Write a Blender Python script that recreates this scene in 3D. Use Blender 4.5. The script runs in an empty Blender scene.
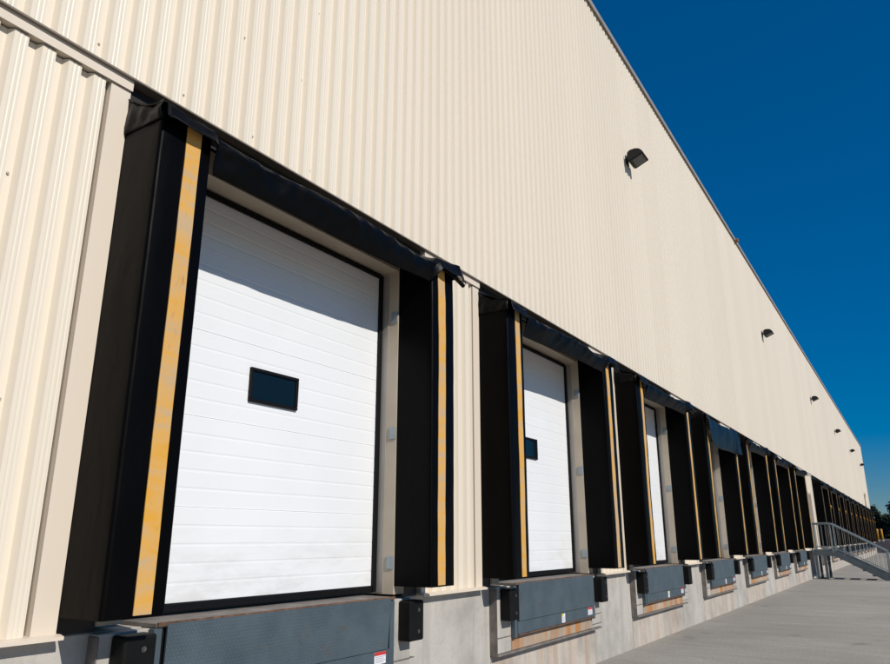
import bpy, bmesh, math, random
from mathutils import Vector, Matrix, noise
random.seed(7)
R = math.radians
S = bpy.context.scene
COL = S.collection
D = 3.5                    # metres from the camera to the wall line; everything was measured in units of it
GZ = 0.425
def X(x): return x * D
def Y(y): return (y - 1.0) * D
def Z(z): return (z + GZ) * D
PITCH = 1.175
C0 = 1.043

# ------------------------------------------------------------------ materials
def new_mat(name):
    m = bpy.data.materials.new(name); m.use_nodes = True
    nt = m.node_tree
    b = nt.nodes['Principled BSDF']
    return m, nt, b
def N(nt, kind, **kw):
    n = nt.nodes.new(kind)
    for k, v in kw.items(): setattr(n, k, v)
    return n
def rgba(c): return (c[0], c[1], c[2], 1.0)
def coords(nt, scale=(1, 1, 1), rot=(0, 0, 0)):
    t = N(nt, 'ShaderNodeNewGeometry')
    mp = N(nt, 'ShaderNodeMapping'); mp.inputs['Scale'].default_value = scale; mp.inputs['Rotation'].default_value = rot
    nt.links.new(t.outputs['Position'], mp.inputs['Vector'])
    return mp.outputs['Vector']
def noise_tex(nt, vec, scale, detail=4, rough=.55, dist=0.0):
    n = N(nt, 'ShaderNodeTexNoise'); n.inputs['Scale'].default_value = scale
    n.inputs['Detail'].default_value = detail; n.inputs['Roughness'].default_value = rough
    n.inputs['Distortion'].default_value = dist
    nt.links.new(vec, n.inputs['Vector']); return n.outputs['Fac']
def ramp(nt, fac, stops):
    r = N(nt, 'ShaderNodeValToRGB'); e = r.color_ramp.elements
    while len(e) < len(stops): e.new(.5)
    for i, (p, c) in enumerate(stops):
        e[i].position = p; e[i].color = rgba(c) if not isinstance(c, (int, float)) else (c, c, c, 1)
    nt.links.new(fac, r.inputs['Fac']); return r.outputs['Color']
def mix(nt, fac, a, b, mode='MIX'):
    m = N(nt, 'ShaderNodeMix', data_type='RGBA', blend_type=mode)
    def put(s, v):
        if hasattr(v, 'links') or isinstance(v, bpy.types.NodeSocket): nt.links.new(v, s)
        elif isinstance(v, (int, float)): s.default_value = v
        else: s.default_value = rgba(v)
    put(m.inputs[0], fac); put(m.inputs[6], a); put(m.inputs[7], b)
    return m.outputs[2]
def bump(nt, b, h, strength=.3, dist=.01):
    n = N(nt, 'ShaderNodeBump'); n.inputs['Strength'].default_value = strength; n.inputs['Distance'].default_value = dist
    nt.links.new(h, n.inputs['Height']); nt.links.new(n.outputs['Normal'], b.inputs['Normal'])
def simple(name, col, rough=.5, metal=0.0, var=.12, vscale=6.0, spec=.5, bmp=0.0, bscale=40.0, stretch=(1, 1, 1)):
    m, nt, b = new_mat(name)
    v = coords(nt, stretch)
    f = noise_tex(nt, v, vscale)
    lo = tuple(c * (1 - var) for c in col); hi = tuple(min(1, c * (1 + var)) for c in col)
    nt.links.new(ramp(nt, f, [(.3, lo), (.7, hi)]), b.inputs['Base Color'])
    b.inputs['Roughness'].default_value = rough; b.inputs['Metallic'].default_value = metal
    b.inputs['Specular IOR Level'].default_value = spec
    if bmp: bump(nt, b, noise_tex(nt, v, bscale), bmp, .004)
    return m

M = {}
# painted wall sheets: faint vertical dirt runs and sheet-to-sheet drift
def cladding(name, col):
    m, nt, b = new_mat(name)
    f1 = noise_tex(nt, coords(nt, (1.0, 1.0, .12)), .9, 3)
    f2 = noise_tex(nt, coords(nt, (14, 14, .5)), 1.0, 3)
    c = mix(nt, f1, tuple(k * .95 for k in col), tuple(k * 1.03 for k in col))
    c = mix(nt, ramp(nt, f2, [(.5, 0.0), (.95, .2)]), c, tuple(k * .85 for k in col))
    # one tone per sheet (sheets are seven ribs wide)
    sx = N(nt, 'ShaderNodeSeparateXYZ'); nt.links.new(coords(nt), sx.inputs[0])
    fl = N(nt, 'ShaderNodeMath', operation='SNAP'); fl.inputs[1].default_value = .1452 * 7
    ad = N(nt, 'ShaderNodeMath', operation='ADD'); ad.inputs[1].default_value = -.693 * 3.5 + 40 * .1452 * 7
    nt.links.new(sx.outputs[0], ad.inputs[0]); nt.links.new(ad.outputs[0], fl.inputs[0])
    wn = N(nt, 'ShaderNodeTexWhiteNoise', noise_dimensions='1D'); nt.links.new(fl.outputs[0], wn.inputs['W'])
    c = mix(nt, wn.outputs['Value'], mix(nt, 1.0, c, (.955, .95, .945), 'MULTIPLY'), c)
    nt.links.new(c, b.inputs['Base Color'])
    b.inputs['Roughness'].default_value = .42; b.inputs['Specular IOR Level'].default_value = .35
    bump(nt, b, noise_tex(nt, coords(nt, (1, 1, .35)), 2.2, 2), .12, .02)
    return m
BEIGE = (.785, .70, .572)
M['clad'] = cladding('cream_painted_steel', BEIGE)
M['trim'] = cladding('cream_trim_steel', (.725, .63, .515))
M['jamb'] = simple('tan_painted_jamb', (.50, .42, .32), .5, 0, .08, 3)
M['dark_brown'] = simple('dark_brown_plate', (.018, .012, .008), .5, 0, .2, 5)  # dark brown plates behind the shelter heads and pads
M['drip'] = simple('shaded_drip_steel', (.20, .165, .13), .5, 0, .1, 3)  # shade under the upper sheets put into the drip edge colour
M['coping'] = simple('grey_roof_edge', (.36, .33, .295), .45, .2, .12, 2)
M['roof'] = simple('roof_membrane', (.45, .45, .44), .8)
M['rustspot'] = simple('rust', (.22, .09, .035), .9, 0, .4, 30)
M['screw'] = simple('screw_zinc', (.46, .39, .30), .5, .3)
def door_mat():
    m, nt, b = new_mat('white_door_steel')
    f = noise_tex(nt, coords(nt), 1.4, 5, .6)
    c = ramp(nt, f, [(.3, (.775, .785, .79)), (.7, (.81, .82, .825))])
    sx = N(nt, 'ShaderNodeSeparateXYZ'); nt.links.new(coords(nt), sx.inputs[0])
    lo = N(nt, 'ShaderNodeMapRange'); lo.inputs['From Min'].default_value = Z(-.12) + .05; lo.inputs['From Max'].default_value = Z(-.12) + .55
    lo.inputs['To Min'].default_value = .55; lo.inputs['To Max'].default_value = 0.0; nt.links.new(sx.outputs[2], lo.inputs['Value'])
    st = noise_tex(nt, coords(nt, (1, 1, 3.5)), 2.6, 6, .7)
    g = mix(nt, 1.0, ramp(nt, st, [(.45, 0.0), (.75, 1.0)]), lo.outputs['Result'], 'MULTIPLY')
    c = mix(nt, g, c, (.50, .47, .42))
    sc = noise_tex(nt, coords(nt, (1.2, 1, 14)), 2.0, 5, .65)
    c = mix(nt, ramp(nt, sc, [(.66, 0.0), (.74, .22)]), c, (.52, .51, .49))
    nt.links.new(c, b.inputs['Base Color']); b.inputs['Roughness'].default_value = .4; b.inputs['Specular IOR Level'].default_value = .4
    bump(nt, b, noise_tex(nt, coords(nt), 1.8, 2), .06, .03)
    return m
M['door'] = door_mat()
M['seal'] = simple('black_rubber_seal', (.004, .004, .005), .55, 0, .1, 5, .2)
M['vinyl'] = None
def vinyl(name, col, rough, wr, spec=.09):
    m, nt, b = new_mat(name)
    f = noise_tex(nt, coords(nt, (1, 1, .6)), 3.0, 5)
    c0 = ramp(nt, f, [(.3, tuple(c * .7 for c in col)), (.75, tuple(c * 1.35 for c in col))])
    sc = noise_tex(nt, coords(nt, (9, 9, 1.6)), 2.2, 6, .7, .4)          # rubbed, dusty scuffs
    c0 = mix(nt, ramp(nt, sc, [(.64, 0.0), (.78, .5)]), c0, (.016, .0155, .015))
    nt.links.new(c0, b.inputs['Base Color'])
    b.inputs['Roughness'].default_value = rough; b.inputs['Specular IOR Level'].default_value = .09
    b.inputs['Specular IOR Level'].default_value = spec
    bump(nt, b, noise_tex(nt, coords(nt, (1, 1, .45)), 4.5, 4, .5, .6), wr, .03)
    return m
M['vinyl'] = vinyl('black_vinyl', (.0013, .0011, .0012), .42, .18, .075)
M['curtain'] = vinyl('black_curtain_vinyl', (.0014, .0014, .0015), .42, .3, .13)
M['flap'] = vinyl('navy_black_flap_vinyl', (.005, .012, .021), .42, .3, .15)
def yellow():
    m, nt, b = new_mat('worn_yellow_stripe')
    f = noise_tex(nt, coords(nt, (2.0, 2.0, 7), (0, 0, .3)), 1.6, 5, .6, .9)
    g = noise_tex(nt, coords(nt, (1, 1, 1)), .9, 2)
    f = mix(nt, .35, f, g)
    c = ramp(nt, f, [(.38, (.70, .345, .035)), (.49, (.66, .37, .10)), (.60, (.54, .37, .20))])
    rb = noise_tex(nt, coords(nt, (6, 6, 2.2)), 3.0, 6, .7, .5)          # rubber rub marks
    c = mix(nt, ramp(nt, rb, [(.60, 0.0), (.76, .6)]), c, (.16, .11, .06))
    nt.links.new(c, b.inputs['Base Color']); b.inputs['Roughness'].default_value = .55
    return m
M['yellow'] = yellow()
M['yellow_dull'] = simple('dull_yellow_stripe', (.50, .30, .085), .6, 0, .25, 6)  # duller stripe tone for the farther docks before the stairs
M['yellow_dark'] = simple('dark_yellow_stripe', (.20, .125, .055), .65, 0, .3, 6)  # darkest stripe tone, for the docks beyond the stairs
M['bollard'] = simple('yellow_safety_paint', (.55, .27, .02), .5)
M['marker'] = simple('amber_marker', (.70, .32, .015), .4)
def steel_blue(name, tread):
    m, nt, b = new_mat(name)
    f = noise_tex(nt, coords(nt), 5, 5)
    c = ramp(nt, f, [(.3, (.050, .074, .090)), (.7, (.076, .104, .122))])
    ru = noise_tex(nt, coords(nt, (3, 3, 9)), 2.5, 6, .7)
    c = mix(nt, ramp(nt, ru, [(.57, 0.0), (.72, .65)]), c, (.085, .058, .042))
    b.inputs['Roughness'].default_value = .5
    if tread:
        # raised diamond lugs
        v = coords(nt, (1, 1, 1))
        hs = []
        for a in (R(32), R(-32)):
            mp = N(nt, 'ShaderNodeMapping'); mp.inputs['Rotation'].default_value = (0, a, 0)
            nt.links.new(v, mp.inputs['Vector'])
            w = N(nt, 'ShaderNodeTexWave', wave_type='BANDS', bands_direction='X'); w.inputs['Scale'].default_value = 15
            nt.links.new(mp.outputs['Vector'], w.inputs['Vector']); hs.append(w.outputs['Fac'])
        h = mix(nt, 1.0, hs[0], hs[1], 'MULTIPLY')
        h2 = ramp(nt, h, [(.45, 0.0), (.7, 1.0)])
        bump(nt, b, h2, .4, .004)
        c = mix(nt, mix(nt, 1.0, h2, (.22, .22, .22), 'MULTIPLY'), c, (.12, .155, .175))
    nt.links.new(c, b.inputs['Base Color'])
    return m
M['lip'] = steel_blue('blue_grey_tread_plate', True)
M['lsteel'] = steel_blue('blue_grey_steel', False)
M['rubber'] = simple('black_rubber', (.004, .004, .004), .6, 0, .3, 8, .2, .4, 30)
M['bolt'] = simple('bolt_steel', (.20, .19, .17), .35, .8)
M['paper'] = simple('sticker_white', (.78, .78, .80), .45, 0, .02)
M['red'] = simple('sticker_red', (.55, .03, .03), .45, 0, .03)
M['ink'] = simple('sticker_ink', (.18, .18, .2), .5, 0, .05)
M['syellow'] = simple('sticker_yellow', (.7, .62, .06), .45, 0, .03)
M['galv'] = simple('galvanised_steel', (.17, .20, .215), .45, .4, .18, 6)
M['galvd'] = simple('dark_stair_steel', (.095, .115, .127), .5, .2, .2, 4)
M['bracket'] = simple('zinc_bracket', (.30, .34, .37), .4, .4)
M['edge'] = simple('rusty_steel_edge', (.15, .085, .055), .8, .1, .45, 14, .3, .3, 60)
M['angle'] = simple('weathered_steel_angle', (.20, .175, .155), .7, .1, .3, 9, .3, .2, 50)
M['glass'] = None
def glass():
    m, nt, b = new_mat('dark_window_glass')
    b.inputs['Base Color'].default_value = (.004, .010, .015, 1); b.inputs['Roughness'].default_value = .10
    b.inputs['Specular IOR Level'].default_value = .32
    return m
M['glass'] = glass()
def concrete(name, col, drips):
    m, nt, b = new_mat(name)
    f = noise_tex(nt, coords(nt), 1.6, 8, .65)
    c = ramp(nt, f, [(.28, tuple(k * .62 for k in col)), (.55, col), (.8, tuple(min(1, k * 1.15) for k in col))])
    st = noise_tex(nt, coords(nt, (5, 5, .35)), 1.5, 5, .6)
    c = mix(nt, ramp(nt, st, [(.48, 0.0), (.72, .55)]), c, tuple(k * .62 for k in col))
    sp = noise_tex(nt, coords(nt), 38, 3, .6)
    c = mix(nt, ramp(nt, sp, [(.60, 0.0), (.72, .35)]), c, tuple(k * .5 for k in col))
    if drips:
        dr = noise_tex(nt, coords(nt, (7, 7, .12)) if drips < 1 else coords(nt, (4.5, 4.5, .5)), 1.3, 4, .6)
        c = mix(nt, ramp(nt, dr, [(.50 if drips < 1 else .44, 0.0), (.62 if drips < 1 else .58, drips * .85), (.8, drips)]), c, (.40, .205, .09) if drips < 1 else (.42, .17, .045))
    nt.links.new(c, b.inputs['Base Color'])
    b.inputs['Roughness'].default_value = .85; b.inputs['Specular IOR Level'].default_value = .3
    bump(nt, b, noise_tex(nt, coords(nt), 22, 6, .7), .35, .01)
    return m
M['conc'] = concrete('grey_board_concrete', (.48, .45, .405), 0)
M['concd'] = concrete('rust_streaked_concrete', (.50, .445, .385), .34)
M['concr2'] = concrete('heavily_rusted_ledge_concrete', (.42, .33, .25), 1.0)
M['concr'] = concrete('rusty_ledge_concrete', (.46, .37, .28), 1.0)
def apron():
    m, nt, b = new_mat('broomed_concrete_paving')
    base = noise_tex(nt, coords(nt), .35, 6, .6)
    c = ramp(nt, base, [(.3, (.335, .310, .270)), (.7, (.455, .425, .375))])
    s1 = noise_tex(nt, coords(nt, (1.3, .30, 1), (0, 0, R(-16))), 1.1, 8, .75, 1.1)
    c = mix(nt, ramp(nt, s1, [(.36, .34), (.56, 0.0)]), c, (.235, .21, .175))
    c = mix(nt, ramp(nt, s1, [(.56, 0.0), (.78, .45)]), c, (.56, .515, .445))
    s2 = noise_tex(nt, coords(nt, (9, .25, 1), (0, 0, R(-6))), 1.6, 4, .6)
    c = mix(nt, ramp(nt, s2, [(.38, .16), (.60, 0.0)]), c, (.25, .225, .19))
    s3 = noise_tex(nt, coords(nt, (26, 1.1, 1), (0, 0, R(-9))), 1.0, 5, .75)
    c = mix(nt, ramp(nt, s3, [(.36, .34), (.56, 0.0)]), c, (.235, .21, .18))
    c = mix(nt, ramp(nt, s3, [(.56, 0.0), (.74, .3)]), c, (.56, .52, .45))
    sp = noise_tex(nt, coords(nt), 1.7, 3, .5)
    c = mix(nt, ramp(nt, sp, [(.66, 0.0), (.74, .45)]), c, (.11, .095, .08))
    gr = noise_tex(nt, coords(nt), 34, 5, .7)
    c = mix(nt, ramp(nt, gr, [(.35, .45), (.55, 0.0)]), c, (.12, .11, .095))
    nt.links.new(c, b.inputs['Base Color']); b.inputs['Roughness'].default_value = .85
    b.inputs['Specular IOR Level'].default_value = .3
    bump(nt, b, noise_tex(nt, coords(nt, (40, 1.2, 1)), 1.0, 4, .6), .3, .008)
    return m
M['apron'] = apron()
M['asphalt'] = simple('dark_asphalt', (.052, .043, .041), .9, 0, .25, 1.5, .3, .3, 60)
M['kerb'] = simple('kerb_concrete', (.33, .31, .28), .85, 0, .1, 2)
M['bark'] = simple('bark', (.06, .045, .032), .9, 0, .3, 6)
def leafm(name, a, c2):
    m, nt, b = new_mat(name)
    f = noise_tex(nt, coords(nt), .9, 3)
    nt.links.new(ramp(nt, f, [(.35, a), (.65, c2)]), b.inputs['Base Color'])
    b.inputs['Roughness'].default_value = .6
    return m
M['leaf'] = leafm('dark_leaves', (.016, .034, .012), (.036, .066, .020))
M['leaf2'] = leafm('deep_green_leaves', (.012, .026, .012), (.026, .048, .017))
M['lamp'] = simple('black_lamp_housing', (.005, .005, .0045), .5, 0, .2, 8)
M['lens'] = simple('lamp_glass', (.11, .112, .108), .25, 0, .25, 14)
M['pdoor'] = simple('tan_steel_door', (.30, .235, .18), .45, 0, .05)

# ------------------------------------------------------------------ mesh helpers
def obj(name, bm, mats, parent=None, smooth=False, recalc=True):
    if recalc: bmesh.ops.recalc_face_normals(bm, faces=bm.faces)
    me = bpy.data.meshes.new(name); bm.to_mesh(me); bm.free()
    if not isinstance(mats, (list, tuple)): mats = [mats]
    for m in mats: me.materials.append(m)
    if smooth:
        for p in me.polygons: p.use_smooth = True
    o = bpy.data.objects.new(name, me); COL.objects.link(o)
    if parent is not None: o.parent = parent
    return o
def thing(name, label, cat, loc=(0, 0, 0), group=None):
    o = bpy.data.objects.new(name, None); COL.objects.link(o)
    o.empty_display_size = .2; o.location = loc
    o['label'] = label; o['category'] = cat
    if group: o['group'] = group
    return o
def tag(o, label, cat, group=None):
    o['label'] = label; o['category'] = cat
    if group: o['group'] = group
    return o
def structure(o): o['kind'] = 'structure'; return o
def box(bm, x0, x1, y0, y1, z0, z1, bev=0.0, seg=2, mi=0):
    vs = [bm.verts.new(p) for p in ((x0, y0, z0), (x1, y0, z0), (x1, y1, z0), (x0, y1, z0), (x0, y0, z1), (x1, y0, z1), (x1, y1, z1), (x0, y1, z1))]
    fs = [bm.faces.new([vs[i] for i in q]) for q in ((3, 2, 1, 0), (4, 5, 6, 7), (0, 1, 5, 4), (1, 2, 6, 5), (2, 3, 7, 6), (3, 0, 4, 7))]
    for f in fs: f.material_index = mi
    if bev:
        es = list({e for f in fs for e in f.edges})
        r = bmesh.ops.bevel(bm, geom=es, offset=bev, segments=seg, affect='EDGES', profile=.5)
        for f in r['faces']: f.material_index = mi
    return vs
def tube(bm, pts, rad, n=8, mi=0):
    rings = []
    pts = [Vector(p) for p in pts]
    for i, p in enumerate(pts):
        d = (pts[min(i + 1, len(pts) - 1)] - pts[max(i - 1, 0)]).normalized()
        a = d.cross(Vector((0, 0, 1)))
        if a.length < 1e-3: a = d.cross(Vector((1, 0, 0)))
        a.normalize(); b = d.cross(a)
        r = rad[i] if isinstance(rad, (list, tuple)) else rad
        rings.append([bm.verts.new(p + (a * math.cos(t) + b * math.sin(t)) * r) for t in (2 * math.pi * k / n for k in range(n))])
    for r0, r1 in zip(rings, rings[1:]):
        for k in range(n):
            f = bm.faces.new((r0[k], r0[(k + 1) % n], r1[(k + 1) % n], r1[k])); f.material_index = mi
    for r_, fl in ((rings[0], True), (rings[-1], False)):
        f = bm.faces.new(r_[::-1] if fl else r_); f.material_index = mi
def prism_x(bm, prof, x0, x1, mi=0):          # closed (y, z) outline swept along x
    a = [bm.verts.new((x0, y, z)) for y, z in prof]; b = [bm.verts.new((x1, y, z)) for y, z in prof]
    n = len(prof)
    for i in range(n):
        f = bm.faces.new((a[i], a[(i + 1) % n], b[(i + 1) % n], b[i])); f.material_index = mi
    for q in (a[::-1], b):
        f = bm.faces.new(q); f.material_index = mi
def disc(bm, c, r, n=8, thick=.004, mi=0):    # little button facing -y
    tube(bm, [(c[0], c[1], c[2]), (c[0], c[1] - thick, c[2])], r, n, mi)

RIB = .1452; RD = .034
def ribbed(bm, x0, x1, z0, z1, y, seams=True, anchor=0.693 * D, RD=RD):
    """trapezoidal wall sheet: outer flats at y, valleys at y+RD; z1 may be a function of x"""
    top = z1 if callable(z1) else (lambda x: z1)
    pts = []
    k0 = math.floor((x0 - anchor) / RIB) - 1; k1 = math.ceil((x1 - anchor) / RIB) + 1
    for k in range(k0, k1):
        b = anchor + k * RIB          # b = right end of an outer flat
        pts += [(b, y)]
        if seams and k % 7 == 0: pts += [(b + .0005, y + .014), (b + .004, y + .014), (b + .0045, y + .010)]
        pts += [(b + .009, y + RD), (b + .052, y + RD), (b + .073, y)]
        pts += [(b + .094, y), (b + .098, y + .0014), (b + .104, y + .0014), (b + .108, y)]
        pts += [(b + .118, y), (b + .122, y + .0014), (b + .128, y + .0014), (b + .132, y)]
    out = []
    for (xa, ya), (xb, yb) in zip(pts, pts[1:]):
        if xb <= x0 or xa >= x1: continue
        if not out:
            t = max(0, (x0 - xa) / (xb - xa)); out.append((xa + (xb - xa) * t, ya + (yb - ya) * t))
        if xb > x1:
            t = (x1 - xa) / (xb - xa); out.append((x1, ya + (yb - ya) * t))
        else: out.append((xb, yb))
    lo = [bm.verts.new((x, yy, z0)) for x, yy in out]; hi = [bm.verts.new((x, yy, top(x))) for x, yy in out]
    for i in range(len(out) - 1): bm.faces.new((lo[i], lo[i + 1], hi[i + 1], hi[i]))
def screws(bm, x0, x1, zs, y, anchor=0.693 * D, every=3, mi=1):
    k0 = math.ceil((x0 - anchor) / RIB); k1 = math.floor((x1 - anchor) / RIB)
    for k in range(k0, k1):
        for j, z in enumerate(zs):
            if (k + (j % 2)) % every == 0:
                disc(bm, (anchor + k * RIB + .030, y + RD, z), .0075, 7, .006, mi)

# ------------------------------------------------------------------ ground
bm = bmesh.new()
nx = [-60, -20, 0, 20, 40, 60, X(25.3), 200, 1500]; ny = [-900, -60, -20, -5, 0.08, 60, 900]
vv = [[bm.verts.new((x, y, 0)) for y in ny] for x in nx]
for i in range(len(nx) - 1):
    for j in range(len(ny) - 1): bm.faces.new((vv[i][j], vv[i + 1][j], vv[i + 1][j + 1], vv[i][j + 1]))
structure(obj('concrete_apron', bm, M['apron']))
# dark asphalt yard beyond the far end, one dock height up
TOPZ = Z(-.095)
bm = bmesh.new()
prof = [(X(25.0), -.05), (X(25.15), .10), (X(26.6), TOPZ - .06), (X(27.2), TOPZ), (1500, TOPZ)]
ys = [-900, -200, -60, -20, 0, 20, 60, 200, 900]
g = [[bm.verts.new((x, y, z)) for y in ys] for x, z in prof]
for i in range(len(prof) - 1):
    for j in range(len(ys) - 1): bm.faces.new((g[i][j], g[i + 1][j], g[i + 1][j + 1], g[i][j + 1]))
structure(obj('asphalt_yard', bm, M['asphalt']))
bm = bmesh.new(); box(bm, X(32.3), X(32.3) + .3, -200, 200, TOPZ - .1, TOPZ + .14, .02)
structure(obj('kerb', bm, M['kerb']))

# ------------------------------------------------------------------ warehouse
W = thing('warehouse', 'long cream ribbed steel warehouse with a row of loading docks', 'building', (X(8), Y(1.0), 0))
def wpart(name, bm, mats, smooth=False, parent=None):
    o = obj(name, bm, mats, None, smooth)
    p = parent or W
    o.parent = p
    m = Matrix.Translation(-Vector(p.location if p is W else W.location))
    if p is W: o.data.transform(m)
    else: o.data.transform(m)
    return o
def wboxes(name, boxes, mats, parent=None, bev=0.0):
    for b in boxes:
        bm = bmesh.new(); box(bm, *b, bev, 1); o = wpart(name, bm, mats, parent=parent)
    return o
XL, XR = -14.0, X(23.2)
ZE = Z(.742)                           # bottom edge of the upper sheets
def roofz(x): return Z(2.598 - .006 * (x / D))
bm = bmesh.new()
ribbed(bm, XL, XR, ZE, roofz, 0.0)
nf = len(bm.faces)
screws(bm, XL + 12, X(11), [ZE + .11 + .72 * i for i in range(9)], 0.0, every=4)
wpart('upper_cladding', bm, [M['clad'], M['screw']])
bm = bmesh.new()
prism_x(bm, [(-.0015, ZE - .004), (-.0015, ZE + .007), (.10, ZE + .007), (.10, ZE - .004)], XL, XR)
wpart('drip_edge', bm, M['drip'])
# roof edge coping, roof, end and back walls
bm = bmesh.new()
for (xa, xb) in [(XL, 0), (0, 12), (12, 24.5), (24.51, 40), (40, 60), (60, XR + .06)]:
    a, b = roofz(xa), roofz(xb)
    pr = lambda z: [(-.045, z - .060), (-.045, z + .030), (.36, z + .075), (.36, z + .01), (.05, z + .005), (.034, z - .02), (-.030, z - .02), (-.030, z - .060)]
    A = [bm.verts.new((xa, y, z)) for y, z in pr(a)]; B = [bm.verts.new((xb, y, z)) for y, z in pr(b)]
    for i in range(8): bm.faces.new((A[i], A[(i + 1) % 8], B[(i + 1) % 8], B[i]))
    bm.faces.new(A[::-1]); bm.faces.new(B)
wpart('roof_coping', bm, M['coping'])
bm = bmesh.new()
xj = X(6.40); zj = roofz(xj)
bmesh.ops.create_icosphere(bm, subdivisions=2, radius=.075, matrix=Matrix.Translation((xj, -.06, zj - .03)))
for v in bm.verts: v.co += Vector((noise.noise(v.co * 19) * .03, noise.noise(v.co * 17 + Vector((3, 3, 3))) * .02, noise.noise(v.co * 23) * .035))
wpart('rusted_joint', bm, M['rustspot'])
bm = bmesh.new()
q = [bm.verts.new(p) for p in ((XL, .36, roofz(XL)), (XR, .36, roofz(XR)), (XR, 45, roofz(XR)), (XL, 45, roofz(XL)))]
bm.faces.new(q)
wpart('roof', bm, M['roof'])
for xx, sg in ((XL, -1), (XR, 1)):
    bm = bmesh.new(); pr = []
    for i in range(int(45 / RIB)):
        y0 = .02 + i * RIB
        pr += [(xx, y0), (xx, y0 + .06), (xx - sg * .03, y0 + .085), (xx - sg * .03, y0 + .12)]
    lo = [bm.verts.new((x, y, 0)) for x, y in pr]; hi = [bm.verts.new((x, y, roofz(xx))) for x, y in pr]
    for i in range(len(pr) - 1): bm.faces.new((lo[i], lo[i + 1], hi[i + 1], hi[i]))
    wpart('end_cladding', bm, M['clad'])
bm = bmesh.new()
box(bm, XR - .10, XR + .045, -.012, .10, 0.02, roofz(XR) - .1)
wpart('corner_trim', bm, M['trim'])

DOCKS = list(range(0, 7)) + list(range(8, 19))
def cx(k): return X(C0 + PITCH * k)
HW = .44 * D                            # half width of a shelter
OH = .338 * D                           # half width of the door opening
ZF = Z(-.130)                           # base flashing
ZS = Z(-.122)                           # dock floor
# lower wall bays between the shelters
bays = [(XL, cx(0) - HW)]
for a, b in zip(DOCKS, DOCKS[1:]): bays.append((cx(a) + HW, cx(b) - HW))
bays.append((cx(18) + HW, XR - .10))
PD0, PD1 = X(9.42), X(9.42) + .95       # personnel door beside the stair platform
for (a, b) in bays:
    bm = bmesh.new()
    if b - a > 2 and a > 0:
        segs = [(a + .02, PD0 - .06), (PD1 + .06, b - .135)] if a < PD0 < b else [(a + .02, b - .02)]
    else: segs = [(a + .02, b - .135)]
    for s0, s1 in segs: ribbed(bm, s0, s1, ZF + .01, ZE - .075, .040, anchor=.4335 * D, RD=.036)
    if a < X(4): screws(bm, max(a + .05, -1), b - .16, [ZF + .03, Z(.18), Z(.50)], .040, anchor=.4335 * D, every=2)
    if a < PD0 < b: ribbed(bm, PD0 - .06, PD1 + .06, ZS + 2.2, ZE - .075, .040, anchor=.4335 * D, RD=.036)
    wpart('lower_cladding', bm, [M['clad'], M['screw']])
    wboxes('edge_trim', [(b - .126, b - .002, .036, .12, ZF + .012, ZE - .071), (a + .002, a + .022, .036, .12, ZF + .012, ZE - .071)], M['trim'])
    bm = bmesh.new()
    prism_x(bm, [(.021, ZE - .070), (.021, ZE + .02), (.12, ZE + .02), (.12, ZE - .062), (.030, ZE - .066)], a, b)
    wpart('head_flashing', bm, M['trim'])
    bm = bmesh.new()
    prism_x(bm, [(-.012, ZF - .012), (-.012, ZF + .004), (.020, ZF + .012), (.13, ZF + .014), (.13, ZF + .002), (.0, ZF - .004), (-.004, ZF - .012)], a - .02, b + .012)
    wpart('base_flashing', bm, M['trim'])
# foundation wall, with cast joints
FY = .075
joints = sorted([XL] + [cx(k) + .388 * D for k in DOCKS] + [cx(7) + .388 * D, XR])
for a, b in zip(joints, joints[1:]):
    bm = bmesh.new(); box(bm, a + .004, b - .004, FY, .36, -.2, ZF - .003, .006, 1); wpart('foundation_wall', bm, M['conc'])
bm = bmesh.new(); box(bm, XL, XR, FY + .014, .35, -.2, ZF - .02); wpart('foundation_core', bm, M['conc'])

# personnel door beside the stair
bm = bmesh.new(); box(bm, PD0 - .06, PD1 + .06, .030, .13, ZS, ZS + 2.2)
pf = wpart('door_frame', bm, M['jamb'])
bm = bmesh.new(); box(bm, PD0, PD1, .024, .09, ZS + .01, ZS + 2.13)
pdr = wpart('entrance_door', bm, M['pdoor'])
bm = bmesh.new(); tube(bm, [(PD0 + .1, .022, ZS + 1.0), (PD0 + .1, -.03, ZS + 1.0), (PD0 + .22, -.03, ZS + 1.0)], .012)
wpart('handle', bm, M['bolt'], parent=pdr)
# narrow tan downpipe near the far end
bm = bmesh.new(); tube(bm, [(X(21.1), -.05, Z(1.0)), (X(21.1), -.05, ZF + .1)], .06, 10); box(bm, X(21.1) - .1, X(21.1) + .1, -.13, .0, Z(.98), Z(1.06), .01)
wpart('downpipe', bm, M['jamb'])

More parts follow.
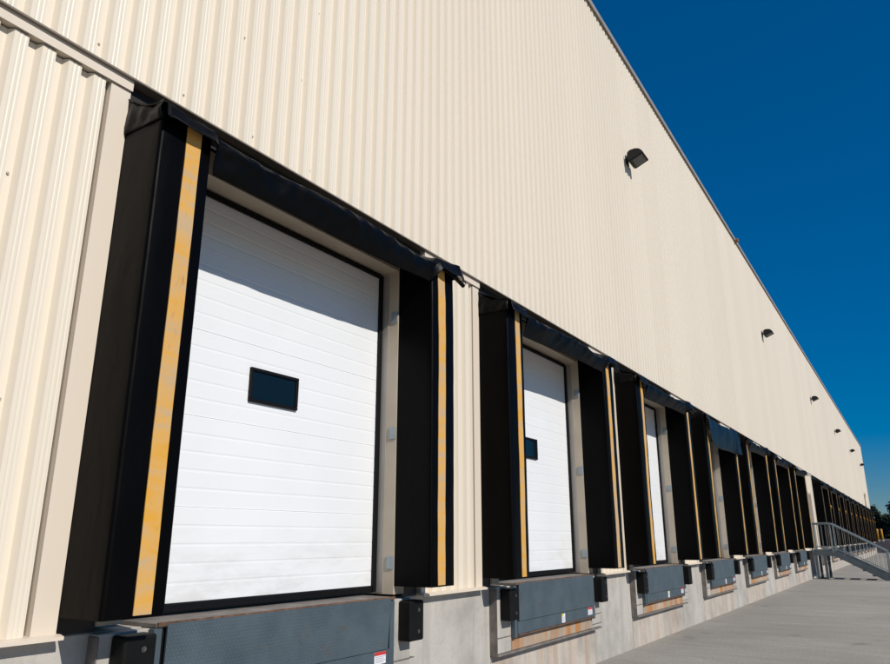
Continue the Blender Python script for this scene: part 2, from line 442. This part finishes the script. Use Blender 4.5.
DY = Y(1.07)                            # door face
ZD0, ZD1 = Z(-.119), Z(.640)
def door_meshes(c):
    out = {}
    bm = bmesh.new()
    zs = [ZD0 + .055]; sections = [Z(.051), Z(.211), Z(.371), Z(.531), ZD1]
    prof = []; z = ZD0 + .045; pitch = .1085
    marks = []
    last = z
    for s in sections:
        n = max(1, round((s - last) / pitch))
        for i in range(1, n + 1): marks.append((last + (s - last) * i / n, i == n and s is not ZD1))
        last = s
    prof.append((DY, z))
    for zz, seam in marks[:-1]:
        if seam: prof += [(DY, zz - .004), (DY + .0025, zz - .002), (DY + .0025, zz + .0005), (DY - .001, zz + .003), (DY, zz + .012)]
        else: prof += [(DY, zz - .012), (DY + .0013, zz - .003), (DY + .0013, zz + .004), (DY, zz + .010)]
    prof.append((DY, ZD1))
    xs = [c - .327 * D, c + .327 * D]
    A = [bm.verts.new((xs[0], y, zz)) for y, zz in prof]; B = [bm.verts.new((xs[1], y, zz)) for y, zz in prof]
    for i in range(len(prof) - 1): bm.faces.new((A[i], B[i], B[i + 1], A[i + 1]))
    out['door'] = bm
    bm = bmesh.new()                      # rubber seals round the leaf
    box(bm, c - OH + .001, c - .325 * D, DY - .022, DY + .02, ZD0, ZD1 + .02)
    box(bm, c + .325 * D, c + OH - .001, DY - .022, DY + .02, ZD0, ZD1 + .02)
    box(bm, c - .325 * D, c + .325 * D, DY - .020, DY + .02, ZD1 - .008, ZD1 + .03)
    box(bm, c - .325 * D, c + .325 * D, DY - .018, DY + .03, ZD0 - .004, ZD0 + .048, .008)
    out['seal'] = bm
    wx0, wx1, wz0, wz1 = c - .081 * D, c + .053 * D, Z(.2565), Z(.3255)
    bm = bmesh.new(); t = .024
    for b_ in ((wx0, wx1, wz1 - t, wz1), (wx0, wx1, wz0, wz0 + t), (wx0, wx0 + t, wz0 + t, wz1 - t), (wx1 - t, wx1, wz0 + t, wz1 - t)):
        box(bm, b_[0], b_[1], DY - .022, DY + .01, b_[2], b_[3], .004, 1)
    out['frame'] = bm
    bm = bmesh.new(); box(bm, wx0 + t, wx1 - t, DY - .009, DY + .004, wz0 + t, wz1 - t)
    out['pane'] = bm
    return out
for k in DOCKS:
    c = cx(k)
    dm = door_meshes(c)
    dd = wpart('dock_door', dm['door'], M['door'])
    wpart('seal', dm['seal'], M['seal'], parent=dd)
    wpart('window_frame', dm['frame'], M['seal'], parent=dd)
    wpart('window_pane', dm['pane'], M['glass'], parent=dd)
    for sx in (-1, 1):                    # jambs and soffit of the opening
        xa, xb = sorted((c + sx * OH, c + sx * (OH + .14)))
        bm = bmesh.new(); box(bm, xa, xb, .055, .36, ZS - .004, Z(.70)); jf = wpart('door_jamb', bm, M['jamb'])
        xa, xb = sorted((c + sx * OH, c + sx * (OH - .006)))
        wboxes('door_track', [(xa, xb, DY - .085, DY - .024, ZS + .01, ZD1 + .02)], M['coping'], jf)
        xa, xb = sorted((c + sx * OH, c + sx * (OH - .008)))
        wboxes('jamb_bracket', [(xa, xb, .058, .125, Z(zz) - .05, Z(zz) + .05) for zz in (-.055, .24, .53)], M['bracket'], jf, .002)
        xa, xb = sorted((c + sx * (OH + .141), c + sx * (HW - .012)))
        wboxes('wall_return', [(xa, xb, .072, .36, ZF - .002, Z(.70))], M['dark_brown'])
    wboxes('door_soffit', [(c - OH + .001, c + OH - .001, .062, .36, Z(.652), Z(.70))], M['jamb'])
    bm = bmesh.new()
    box(bm, c - HW + .001, c + HW - .001, .075, .14, Z(.66), ZE + .05)
    wpart('header_plate', bm, M['dark_brown'])
    # concrete block the leveler and bumpers are bolted to, framed by steel angle
    bw = .383 * D; ZB = Z(-.305); BY = -.002
    bm = bmesh.new()
    box(bm, c - bw, c + bw, BY, FY + .02, ZB + .012, ZS - .035, .004, 1)
    blk = wpart('bumper_block', bm, M['conc'])
    wboxes('ledge', [(c - .303 * D, c + .303 * D, BY - .004, BY + .02, ZB + .016, Z(-.245))], M['concr2' if k == 1 else 'concr'], blk)
    wboxes('steel_angle', [(c - bw - .006, c + bw, BY - .016, FY - .002, ZB - .010, ZB + .010),
                           (c - bw - .008, c - bw - .001, BY - .006, FY - .002, ZB - .008, ZS - .05)], M['angle'], blk)
    wboxes('steel_angle', [(c - bw + .01, c - .306 * D, BY - .007, BY + .01, Z(-.262) - .004, Z(-.262) + .003),
                           (c + .306 * D, c + bw + .05, BY - .007, FY - .002, Z(-.258) - .004, Z(-.258) + .003),
                           (c + .306 * D, c + bw + .05, BY - .007, FY - .002, Z(-.290) - .004, Z(-.290) + .003)], M['angle'], blk)
    # stained stretch of foundation under the block
    bm = bmesh.new()
    box(bm, c - bw + .0, c + bw - .02, FY - .006, FY + .02, -.1, ZB - .017)
    wpart('stained_panel', bm, M['concd'], parent=blk)

# ------------------------------------------------------------------ dock shelters
ORD = ['nearest', 'second', 'third', 'fourth', 'fifth', 'sixth', 'seventh']
def place(k):
    if k < 7: return 'nearest the camera' if k == 0 else ORD[k] + ' from the camera'
    n = k - 8
    words = ['first', 'second', 'third', 'fourth', 'fifth', 'sixth', 'seventh', 'eighth', 'ninth', 'tenth', 'farthest']
    return words[n] + ' beyond the metal stairs'
PY0, PY1 = Y(.915), .055
def pad_mesh(sx, seed):
    """one padded side leg, centred in x, outer edge towards sx"""
    bm = bmesh.new()
    x0, x1 = (-HW, -HW + .1 * D) if sx < 0 else (HW - .1 * D, HW)
    z0, z1 = Z(-.1055), Z(.668)
    nz = 60
    # cross-section with rounded front corners
    r = .022; sec = []
    for i in range(5):
        a = math.pi / 2 * i / 4
        sec.append((x0 + r - r * math.cos(a), PY0 + r - r * math.sin(a)))
    for t in (.25, .5, .75): sec.append((x0 + (x1 - x0) * t, PY0))
    for i in range(5):
        a = math.pi / 2 * i / 4
        sec.append((x1 - r + r * math.sin(a), PY0 + r - r * math.cos(a)))
    sec += [(x1, PY0 + .12), (x1, PY1), (x0, PY1), (x0, PY0 + .17), (x0, PY0 + .08)]
    rows = []
    for j in range(nz + 1):
        t = j / nz; z = z0 + (z1 - z0) * t; row = []
        for (x, y) in sec:
            w = .006 + .012 * max(0, t - .86) / .14
            n1 = noise.noise(Vector((x * 3 + seed, y * 5, z * 1.2))) * w
            n2 = noise.noise(Vector((x * 9 + seed * 3, y * 9, z * 5))) * w * .5
            back = 0 if y > PY1 - .01 else 1
            row.append(bm.verts.new((x + (n2 + n1) * .6 * back, y + (n1 + n2) * back, z)))
        rows.append(row)
    m = len(sec)
    for a, b in zip(rows, rows[1:]):
        for i in range(m): bm.faces.new((a[i], a[(i + 1) % m], b[(i + 1) % m], b[i]))
    bm.faces.new(rows[0][::-1]); bm.faces.new(rows[-1])
    return bm
def stripe_mesh(sx, seed):
    bm = bmesh.new()
    o0, o1 = .047 * D, .0755 * D
    x0, x1 = (-HW + o0, -HW + o1) if sx < 0 else (HW - o1 + .006, HW - o0 + .012)
    z0, z1 = Z(-.102), Z(.655); nz = 60; rows = []
    for j in range(nz + 1):
        t = j / nz; z = z0 + (z1 - z0) * t
        w = .006 + .012 * max(0, t - .86) / .14
        row = []
        for x in (x0, x1):
            n1 = noise.noise(Vector((x * 3 + seed, PY0 * 5, z * 1.2))) * w
            n2 = noise.noise(Vector((x * 9 + seed * 3, PY0 * 9, z * 5))) * w * .5
            dx = noise.noise(Vector((z * .8, seed, 2))) * .006
            row.append(bm.verts.new((x + dx, PY0 + n1 + n2 - .0065, z)))
        rows.append(row)
    for a, b in zip(rows, rows[1:]): bm.faces.new((a[0], a[1], b[1], b[0]))
    r = bmesh.ops.extrude_face_region(bm, geom=list(bm.faces))
    bmesh.ops.translate(bm, verts=[v for v in r['geom'] if isinstance(v, bmesh.types.BMVert)], vec=(0, .005, 0))
    return bm
def head_mesh(seed, loose=False):
    """vinyl head: slopes down from the wall over a front rail, then hangs as a limp flap"""
    bm = bmesh.new(); nu, nv = 120, 30
    x0, x1 = -HW - .012, HW + .075
    rnd = random.Random(int(seed * 10)); ph = [rnd.uniform(0, 6.28) for _ in range(6)]
    rows = []
    for i in range(nu + 1):
        u = i / nu; x = x0 + (x1 - x0) * u; row = []
        ax = abs(x) / HW
        mid = min(1.0, max(0.0, (.790 - ax) / .035)); mid = mid * mid * (3 - 2 * mid)
        over = max(0, x - HW) / .075                      # limp end past the right pad
        # flap bottom height (units of D): short over the pads, hanging low between them
        zb = .634 - .039 * mid + .003 * math.sin(2.3 * x + ph[0]) * mid + .010 * (x / HW) * mid
        if x > HW * .80: zb = .640
        if over > 0: zb = .640 - .012 * over
        if loose:
            t_ = min(1, max(0, (x + HW * .99) / (HW * .12))); zb = min(zb, .655 - .150 * t_ + .018 * (x / HW) ** 2 + .004 * math.sin(3 * x))
        zr = .666 - .004 * math.sin(3.1 * x + ph[1]) - .011 * mid - .020 * over + .010 * min(1, max(0, (x / HW - .62) / .3))
        zw = .712 - .020 * over
        for j in range(nv + 1):
            v = j / nv
            if v < .42:                                     # sloping top
                t = v / .42
                yy = .060 + (PY0 - .018 - .060) * t + .03 * over * t
                zz = Z(zw) + (Z(zr) - Z(zw)) * t - .028 * math.sin(math.pi * t) * (.6 + .4 * math.sin(2.1 * x + ph[2]))
            else:
                t = (v - .42) / .58
                a = min(1, t / .18)
                yy = PY0 - .018 - .016 * math.sin(a * math.pi / 2) + (.060 * t * t) * mid - (.040 * t * (1 - mid) if not loose else .03 * t)
                zz = Z(zr) + (Z(zb) - Z(zr)) * t
            rid = (1 - abs(noise.noise(Vector((x * 2.6 + v * 1.3 + seed * 9, v * 1.1, seed * 4))))) ** 5
            rid2 = (1 - abs(noise.noise(Vector((x * 5.5 - v * 2.6 + seed * 2, v * 1.9, seed * 8))))) ** 6
            endf = 1 + 2.0 * max(0, ax - .78) / .22
            n1 = noise.noise(Vector((x * 2.2 + seed * 7, v * 1.5, seed)))
            n2 = noise.noise(Vector((x * 6.5 + v * 2.2 + seed * 3, v * 3.0, seed * 2 + 4)))
            n3 = noise.noise(Vector((x * 15 - v * 5 + seed, v * 6, seed * 5)))
            k = (.35 + .65 * math.sin(math.pi * min(1, v * 1.05))) * min(1, v * 4) * (1 - (.65 * max(0, (v - .6) / .4) if mid > .5 and not loose else 0))
            yy += (n1 * .030 + n2 * .011 * endf + n3 * .004 * endf - (rid * .020 + rid2 * .010) * (.5 if loose else 1)) * k * (1.0 if v < .5 or mid > .15 or loose else .25) - (.008 if v > .5 else 0)
            zz += ((n2 * .016 + n3 * .007) * k * endf + n1 * .010 * k) * (.3 if over > 0 else 1) * (.55 if .3 < v < .6 else 1)
            if v > .42 and mid <= .15 and not loose and over <= 0: yy = min(yy, PY0 - .016 - .035 * max(0, (v - .42) / .58))
            row.append(bm.verts.new((x + n2 * .012 * k, yy, zz)))
        rows.append(row)
    for a, b in zip(rows, rows[1:]):
        for j in range(nv): bm.faces.new((a[j], b[j], b[j + 1], a[j + 1]))
    return bm
def end_gusset(sx, seed):
    """crumpled cloth closing the side of the head above a pad"""
    bm = bmesh.new(); nu, nv = 14, 10; rows = []
    xx = sx * (HW + .004)
    for i in range(nu + 1):
        t = i / nu; y = .058 + (PY0 - .012 - .058) * t
        zt = Z(.712) + (Z(.672) - Z(.712)) * t - .03 * math.sin(math.pi * t) + .05 * noise.noise(Vector((t * 5, seed, 1))); zb_ = Z(.640) ; row = []
        for j in range(nv + 1):
            v = j / nv; z = zb_ + (zt - .004 - zb_) * v
            n = noise.noise(Vector((y * 11 + seed, z * 8 + y * 6, seed))) * .022 + noise.noise(Vector((y * 26, z * 20, seed))) * .007
            row.append(bm.verts.new((xx + sx * (n + .008) * math.sin(math.pi * min(1, .15 + v * .85)), y, z + (n * .6 if j == nv else 0))))
        rows.append(row)
    for a, b in zip(rows, rows[1:]):
        for j in range(nv): bm.faces.new((a[j], b[j], b[j + 1], a[j + 1]))
    return bm
def solidify(o, t):
    m = o.modifiers.new('Solidify', 'SOLIDIFY'); m.thickness = t; m.offset = 0
shared = {}
LOOKS = {0: 'largest black padded dock shelter with broad yellow stripes, nearest the camera',
         3: 'black dock shelter with its navy head flap hanging loose, fourth from the camera'}
for k in DOCKS:
    seed = (k if k < 7 else 20) * 1.37 + .5
    lab = LOOKS.get(k) or ('black padded dock shelter with yellow stripes, ' + place(k))
    t = thing('dock_shelter', lab, 'dock shelter', (cx(k), 0, 0), 'dock shelters along the warehouse wall')
    key = k if k < 7 else 'far'
    if key not in shared:
        made = []
        for sx in (-1, 1):
            p = obj('side_pad', pad_mesh(sx, seed + sx), M['vinyl'], None, True)
            m = p.modifiers.new('EdgeSplit', 'EDGE_SPLIT'); m.split_angle = R(50)
            s = obj('yellow_stripe', stripe_mesh(sx, seed + sx), M['yellow' if k < 3 else 'yellow_dull' if k < 7 else 'yellow_dark'], None)
            gq = obj('end_gusset', end_gusset(sx, seed + sx), M['curtain'], None, True); solidify(gq, .004)
            made.append((p, [s, gq]))
        h = obj('head_curtain', head_mesh(seed, k == 3), M['flap' if k == 3 else 'curtain'], None, True); solidify(h, .005)
        bm = bmesh.new(); tube(bm, [(HW - .30, PY0 - .020, Z(.652)), (HW - .05, PY0 - .036, Z(.641)), (HW + .095, PY0 - .042, Z(.629))], [.012, .018, .020], 8)
        made.append((h, [obj('batten', bm, M['curtain'], None, True)]))
        if k >= 8:
            bm = bmesh.new(); disc(bm, (HW - .17, PY0 - .012, Z(.385)), .075, 14, .03)
            made.append((obj('amber_marker', bm, M['marker'], None), []))
        shared[key] = made
        for p, subs in made:
            p.parent = t
            for s in subs: s.parent = p
    else:
        for p, subs in shared[key]:
            q = p.copy(); COL.objects.link(q); q.parent = t
            for s in subs: r_ = s.copy(); COL.objects.link(r_); r_.parent = q

# ------------------------------------------------------------------ dock levelers and bumpers
LW = .300 * D
def leveler_parts(style):
    P = []
    LY = -.060
    zt = Z(-.1225); zl = Z(-.226); zk = Z(-.260)
    bm = bmesh.new()
    # hanging lip, its foot a little further out than its hinge
    pl = [(LY - .008, zt - .012), (LY - .004, zl), (LY + .008, zl), (LY + .004, zt - .012)]
    A = [bm.verts.new((-LW + .060, y, z)) for y, z in pl]; B = [bm.verts.new((LW - (.060 if z > zl else .085), y, z)) for y, z in pl]
    for q in range(4): bm.faces.new((A[q], A[(q + 1) % 4], B[(q + 1) % 4], B[q]))
    bm.faces.new(A[::-1]); bm.faces.new(B)
    lip = obj('lip_plate', bm, M['lip'])
    bm = bmesh.new()
    tube(bm, [(.05, LY - .0070, zt - .20), (.05, LY - .0045, zt - .20)], .028, 12); hole = obj('lip_hole', bm, M['galvd'])
    P.append((lip, [hole]))
    bm = bmesh.new(); box(bm, -LW, LW, LY + .005, .25, zt - .03, zt - .006, .004, 1); P.append((obj('deck_plate', bm, M['angle']), []))
    bm = bmesh.new(); box(bm, -LW + .002, LW - .002, LY - .006, LY + .004, zt - .022, zt - .002); P.append((obj('hinge_edge', bm, M['edge']), []))
    bm = bmesh.new(); box(bm, -LW + .045, LW - .044, LY + .002, -.010, zk, zl - .004, .003, 1)
    sk = obj('lip_keeper', bm, M['lsteel'])
    bm = bmesh.new(); box(bm, -LW + .043, LW - .046, LY - .002, -.0095, zk - .012, zk - .001)
    rim = obj('rusty_edge', bm, M['edge'])
    bm = bmesh.new(); box(bm, -LW + .044, LW - .044, -.035, -.005, zl - .002, zt - .032); P.append((obj('gap_shade_plate', bm, M['rubber']), []))  # dark sheet added so the gaps beside the lip look shaded
    labs = []
    def sticker(x, z, w, h, kind):
        bm = bmesh.new(); yy = LY - .001
        box(bm, x - w / 2, x + w / 2, yy, yy + .0025, z - h / 2, z + h / 2, 0, 1, 0)
        top = 1 if kind == 'red' else 3
        box(bm, x - w / 2, x + w / 2 if kind == 'red' else x, yy - .0012, yy - .0002, z + h * .22, z + h / 2, 0, 1, top)
        for i in range(4):
            zz = z + h * (.10 - .145 * i); box(bm, x - w * .43, x + w * (.43 - .1 * (i % 2)), yy - .001, yy - .0002, zz - h * .018, zz + h * .018, 0, 1, 2)
        return obj('warning_label', bm, [M['paper'], M['red'], M['ink'], M['syellow']])
    hz = (zl + zk) / 2 - .004
    labs.append(sticker(LW - .17, hz + .012, .135, .082, 'red'))
    if style: labs.append(sticker(.09, hz, .09, .092, 'y'))
    P.append((sk, [rim] + labs))
    for sx in (-1, 1):
        bm = bmesh.new()
        xa, xb = sorted((sx * (LW + .012), sx * (LW - .042)))
        box(bm, xa, xb, LY + .008, -.006, zk - .03, zt - .031, .004, 1)
        P.append((obj('frame_post', bm, M['lsteel']), []))
    return P
def bumper_parts():
    bm = bmesh.new()
    box(bm, -.095, .095, -.118, -.003, Z(-.219), Z(-.135), .016, 3)
    body = obj('rubber_block', bm, M['rubber'])
    bs = []
    for zz in (-.155, -.200):
        bm = bmesh.new(); tube(bm, [(.02, -.112, Z(zz)), (.02, -.1195, Z(zz)), (.02, -.1196, Z(zz)), (.02, -.126, Z(zz))], [.015, .015, .009, .009], 8); bs.append(obj('bolt', bm, M['bolt']))
    return [(body, bs)]
def attach(parts, t, first):
    for p, subs in parts:
        if first:
            p.parent = t
            for s in subs: s.parent = p
        else:
            q = p.copy(); COL.objects.link(q); q.parent = t
            for s in subs: r_ = s.copy(); COL.objects.link(r_); r_.parent = q
protoL = {0: leveler_parts(0), 1: leveler_parts(1)}; protoB = bumper_parts(); usedL = set(); usedB = False
def dock_name(k): return 'the nearest dock' if k == 0 else ('the ' + ORD[k] + ' dock from the camera' if k < 7 else 'the dock that is ' + place(k))
for k in DOCKS:
    st = 0 if k == 0 else 1
    t = thing('dock_leveler', ('blue grey steel dock leveler with one red and white sticker under the nearest door' if k == 0
              else 'blue grey steel dock leveler set in ' + dock_name(k)), 'dock leveler', (cx(k), 0, 0), 'dock levelers under the doors')
    attach(protoL[st], t, st not in usedL); usedL.add(st)
    for sx, w in ((-1, 'left'), (1, 'right')):
        b = thing('dock_bumper', 'black rubber bumper on the ' + w + ' of ' + dock_name(k), 'dock bumper', (cx(k) + sx * .350 * D + .045, 0, 0), 'rubber bumpers beside the levelers')
        attach(protoB, b, not usedB); usedB = True

# ------------------------------------------------------------------ floodlights
def lamp_parts():
    bm = bmesh.new()
    w = .24
    prof = [(-.10, .10), (-.16, .145), (-.30, .155), (-.40, .12), (-.475, .03), (-.485, -.01), (-.16, -.150), (-.10, -.13), (-.085, -.02)]
    prism_x(bm, prof, -w, w)
    es = [e for e in bm.edges]
    bmesh.ops.bevel(bm, geom=es, offset=.012, segments=2, affect='EDGES')
    hous = obj('lamp_housing', bm, M['lamp'])
    bm = bmesh.new()
    d = Vector((0, -.325, .14)).normalized(); n = Vector((0, -.14, -.325)).normalized()
    o = Vector((0, -.16, -.150))
    def pt(x, s, u): return o + d * s + n * u + Vector((x, 0, 0))
    for (x0, x1, s0, s1) in ((-w + .045, w - .045, .045, .305),):
        vs = [bm.verts.new(pt(x, s, u)) for u in (.003, -.004) for (x, s) in ((x0, s0), (x1, s0), (x1, s1), (x0, s1))]
        for q in ((0, 1, 2, 3), (7, 6, 5, 4), (0, 4, 5, 1), (1, 5, 6, 2), (2, 6, 7, 3), (3, 7, 4, 0)): bm.faces.new([vs[i] for i in q])
    lens = obj('lens', bm, M['lens'])
    bm = bmesh.new()
    box(bm, -.09, .09, -.035, -.001, -.12, .12, .008, 1); tube(bm, [(0, -.03, 0), (0, -.12, 0)], .035, 10)
    br = obj('wall_bracket', bm, M['lamp'])
    return [(hous, [lens]), (br, [])]
protoF = lamp_parts()
LX = [(3.345, 1.895), (7.36, 1.915), (11.2, 1.88), (14.7, 1.845), (18.2, 1.835), (21.4, 1.79)]
LL = ['black floodlight on the upper wall nearest the camera', 'second black wall floodlight from the camera', 'third black wall floodlight from the camera',
      'fourth black wall floodlight from the camera', 'fifth black wall floodlight, next to the farthest one', 'farthest black floodlight by the far corner of the warehouse']
for i, (x, z) in enumerate(LX):
    t = thing('floodlight', LL[i], 'floodlight', (X(x), 0, Z(z)), 'floodlights high on the warehouse wall'); t.scale = (.74, .74, .74)
    attach(protoF, t, i == 0)

# ------------------------------------------------------------------ metal stairs to the personnel door
ST = thing('metal_stairs', 'galvanised metal stairs with railings leading up to the gap between docks', 'stairs', (X(9.02), 0, 0))
def spart(name, bm, m, parent=None, smooth=False):
    o = obj(name, bm, m, None, smooth); o.data.transform(Matrix.Translation((-X(9.02), 0, 0))); o.parent = parent or ST; return o
sx0, sx1 = X(8.93), X(8.93) + 1.25
py = Y(.79); sy1 = Y(.30); zdk = ZS - .01; wy = -.025
bm = bmesh.new(); box(bm, sx0, sx1, py, wy, zdk - .04, zdk); box(bm, sx0 - .02, sx0 + .02, py, wy, zdk - .22, zdk - .042); box(bm, sx1 - .02, sx1 + .02, py, wy, zdk - .22, zdk - .042); box(bm, sx0 + .022, sx1 - .022, py, py + .04, zdk - .22, zdk - .042)
spart('platform', bm, M['galvd'])
nst = 6
def ztr(y): return zdk * (1 - (py - y) / (py - sy1))
for i in range(1, nst):
    f = i / nst; yb = py + (sy1 - py) * f; bm = bmesh.new()
    box(bm, sx0 + .022, sx1 - .022, yb - .02, yb + .27, zdk * (1 - f) - .035, zdk * (1 - f)); spart('step', bm, M['galvd'])
for xx in (sx0, sx1):
    bm = bmesh.new()
    a = [(py, zdk - .20), (py, zdk + .01), (sy1 - .02, .17), (sy1 - .02, .0), (sy1 + .16, .0)]
    va = [bm.verts.new((xx - .02, y, z)) for y, z in a]; vb = [bm.verts.new((xx + .02, y, z)) for y, z in a]
    for i in range(5): bm.faces.new((va[i], va[(i + 1) % 5], vb[(i + 1) % 5], vb[i]))
    bm.faces.new(va[::-1]); bm.faces.new(vb); spart('stringer', bm, M['galvd'])
RH = .95
for xx in (sx0, sx1):
    bm = bmesh.new()
    top = [(xx, wy - .03, zdk + RH), (xx, py, zdk + RH), (xx, sy1, .06 + RH), ]
    tube(bm, top, .032, 8)
    tube(bm, [(xx, wy - .03, zdk + .10), (xx, py, zdk + .10), (xx, sy1, .26)], .016, 6)
    tube(bm, [(xx, sy1, .0), (xx, sy1, .06 + RH)], .028, 8); tube(bm, [(xx, py, zdk - .1), (xx, py, zdk + RH)], .028, 8); tube(bm, [(xx, wy - .03, zdk - .1), (xx, wy - .03, zdk + RH)], .028, 8)
    rl = spart('railing', bm, M['galv'])
    bm = bmesh.new()
    y = wy - .14
    while y > sy1 + .06:
        zb = zdk if y > py else ztr(y)
        if abs(y - py) > .04: tube(bm, [(xx, y, zb + (.10 if y > py else .15)), (xx, y, zb + (RH if y > py else RH + .02))], .0065, 5)
        y -= .145
    spart('balusters', bm, M['galv'], rl)
for xx in (sx0 + .03, sx1 - .03):
    for yy in (wy - .42, wy - .12):
        bm = bmesh.new(); box(bm, xx - .045, xx + .045, yy - .045, yy + .045, .008, zdk - .2); box(bm, xx - .1, xx + .1, yy - .1, yy + .1, 0.0, .012); spart('support_leg', bm, M['galvd'])

# ------------------------------------------------------------------ far end: bollards and trees
for (x, y, lb) in ((X(26.75), Y(1.065), 'yellow safety bollard at the far corner, close to the warehouse wall'), (X(26.75), Y(.955), 'yellow safety bollard at the far corner, farther from the wall')):
    t = thing('bollard', lb, 'bollard', (x, y, TOPZ), 'yellow bollards at the far corner')
    bm = bmesh.new(); tube(bm, [(0, 0, -.3), (0, 0, 1.15), (0, 0, 1.21), (0, 0, 1.245)], [.13, .13, .11, .05], 14)
    obj('post', bm, M['bollard'], t, True)
    bm = bmesh.new(); tube(bm, [(0, 0, -.14), (0, 0, .05)], [.20, .17], 14)
    obj('footing', bm, M['kerb'], t, True)
def tree(x, y, h, w, lm, seed, lab):
    rn = random.Random(seed)
    t = thing('tree', lab, 'tree', (x, y, TOPZ), 'trees behind the far end')
    bm = bmesh.new()
    tube(bm, [(0, 0, -.1), (.05, .04, h * .2), (.1, -.05, h * .45), (0, 0, h * .8)], [.2, .16, .11, .03], 9)
    for i in range(9):
        a = rn.uniform(0, 6.28); z0 = h * rn.uniform(.18, .6); L = w * rn.uniform(.3, .5)
        tube(bm, [(.05, 0, z0), (math.cos(a) * L * .5, math.sin(a) * L * .5, z0 + L * .35), (math.cos(a) * L, math.sin(a) * L, z0 + L * .6)], [.07, .05, .02], 6)
    obj('trunk', bm, M['bark'], t)
    bm = bmesh.new()
    clumps = []
    for i in range(70):
        zf = rn.uniform(.05, .95); prof = math.sin(math.pi * min(1, .16 + zf * .80)) ** .7
        a = rn.uniform(0, 6.28); rr = w * .5 * prof * math.sqrt(rn.uniform(.1, 1))
        clumps.append((Vector((math.cos(a) * rr, math.sin(a) * rr, h * zf)), rn.uniform(.35, .8) * w * .22))
    for c_, r_ in clumps:
        for j in range(90):
            d = Vector((rn.gauss(0, 1), rn.gauss(0, 1), rn.gauss(0, .8))); d.normalize()
            p = c_ + d * r_ * rn.uniform(.4, 1.1); s = rn.uniform(.09, .19)
            n1 = Vector((rn.gauss(0, 1), rn.gauss(0, 1), rn.gauss(0, 1))).normalized(); n2 = n1.orthogonal().normalized(); n3 = n1.cross(n2)
            bm.faces.new([bm.verts.new(p + q) for q in (n2 * s, n3 * s * .6, -n2 * s, -n3 * s * .6)])
    obj('crown', bm, M[lm], t, False, False)
TX = X(34)
tree(TX, 1.9, 4.5, 3.6, 'leaf', 1, 'dark green tree rising right beside the far warehouse corner')
tree(TX + 2, .15, 3.3, 3.4, 'leaf2', 2, 'low dark tree in the middle of the far tree line')
tree(TX - 2, -2.1, 5.6, 4.2, 'leaf2', 3, 'tall dark tree cut by the right edge of the picture')
tree(TX + 7, 4.2, 4.6, 4.6, 'leaf2', 4, 'broad tree mostly hidden behind the far warehouse corner')
tree(TX + 8, -.6, 3.4, 5.2, 'leaf', 5, 'wide green bush tree behind the low dark tree')
tree(TX + 4, -5.5, 6.2, 5.0, 'leaf', 6, 'broad green tree farthest from the warehouse wall')

# ------------------------------------------------------------------ sun, sky, camera
AZ, EL = R(13), R(34.5)
to_sun = Vector((-math.sin(AZ) * math.cos(EL), -math.cos(AZ) * math.cos(EL), math.sin(EL)))
sl = bpy.data.lights.new('sun', 'SUN'); sl.energy = 3.85; sl.angle = R(.53); sl.color = (1.0, .95, .875)
so = bpy.data.objects.new('sun', sl); COL.objects.link(so); so.rotation_euler = to_sun.to_track_quat('Z', 'Y').to_euler()
so.location = (0, -30, 30)
w = bpy.data.worlds.new('World'); S.world = w; w.use_nodes = True
nt = w.node_tree; bg = nt.nodes['Background']
sk = nt.nodes.new('ShaderNodeTexSky'); sk.sky_type = 'NISHITA'; sk.sun_disc = False
sk.sun_elevation = EL; sk.sun_rotation = R(193); sk.altitude = 300; sk.air_density = .75; sk.dust_density = 0.0; sk.ozone_density = 5.0
hs = nt.nodes.new('ShaderNodeHueSaturation'); hs.inputs['Saturation'].default_value = 1.5; hs.inputs['Hue'].default_value = .497
nt.links.new(sk.outputs['Color'], hs.inputs['Color']); bw = nt.nodes.new('ShaderNodeRGBToBW'); nt.links.new(hs.outputs['Color'], bw.inputs['Color'])
pw = nt.nodes.new('ShaderNodeMath'); pw.operation = 'POWER'; pw.inputs[1].default_value = -.40; nt.links.new(bw.outputs['Val'], pw.inputs[0])
vm = nt.nodes.new('ShaderNodeVectorMath'); vm.operation = 'SCALE'      # hazeless sky: less glow near the horizon
nt.links.new(hs.outputs['Color'], vm.inputs[0]); nt.links.new(pw.outputs['Value'], vm.inputs['Scale'])
nt.links.new(vm.outputs['Vector'], bg.inputs['Color']); bg.inputs['Strength'].default_value = .092

cam = bpy.data.cameras.new('camera'); co = bpy.data.objects.new('camera', cam); COL.objects.link(co)
cam.sensor_width = 36; cam.sensor_fit = 'HORIZONTAL'; cam.lens = 716.4 / 890 * 36; cam.clip_start = .05; cam.clip_end = 4000
p_, y_ = R(16.008), R(32.437)
co.location = (0, -D, GZ * D)
co.rotation_euler = (R(90) + p_, 0, y_ - R(90))
S.camera = co
S.view_settings.view_transform = 'Standard'; S.view_settings.look = 'None'; S.view_settings.gamma = 1
S.view_settings.exposure = 0.0; S.view_settings.use_curve_mapping = False
S.render.resolution_x = 1024; S.render.resolution_y = 764
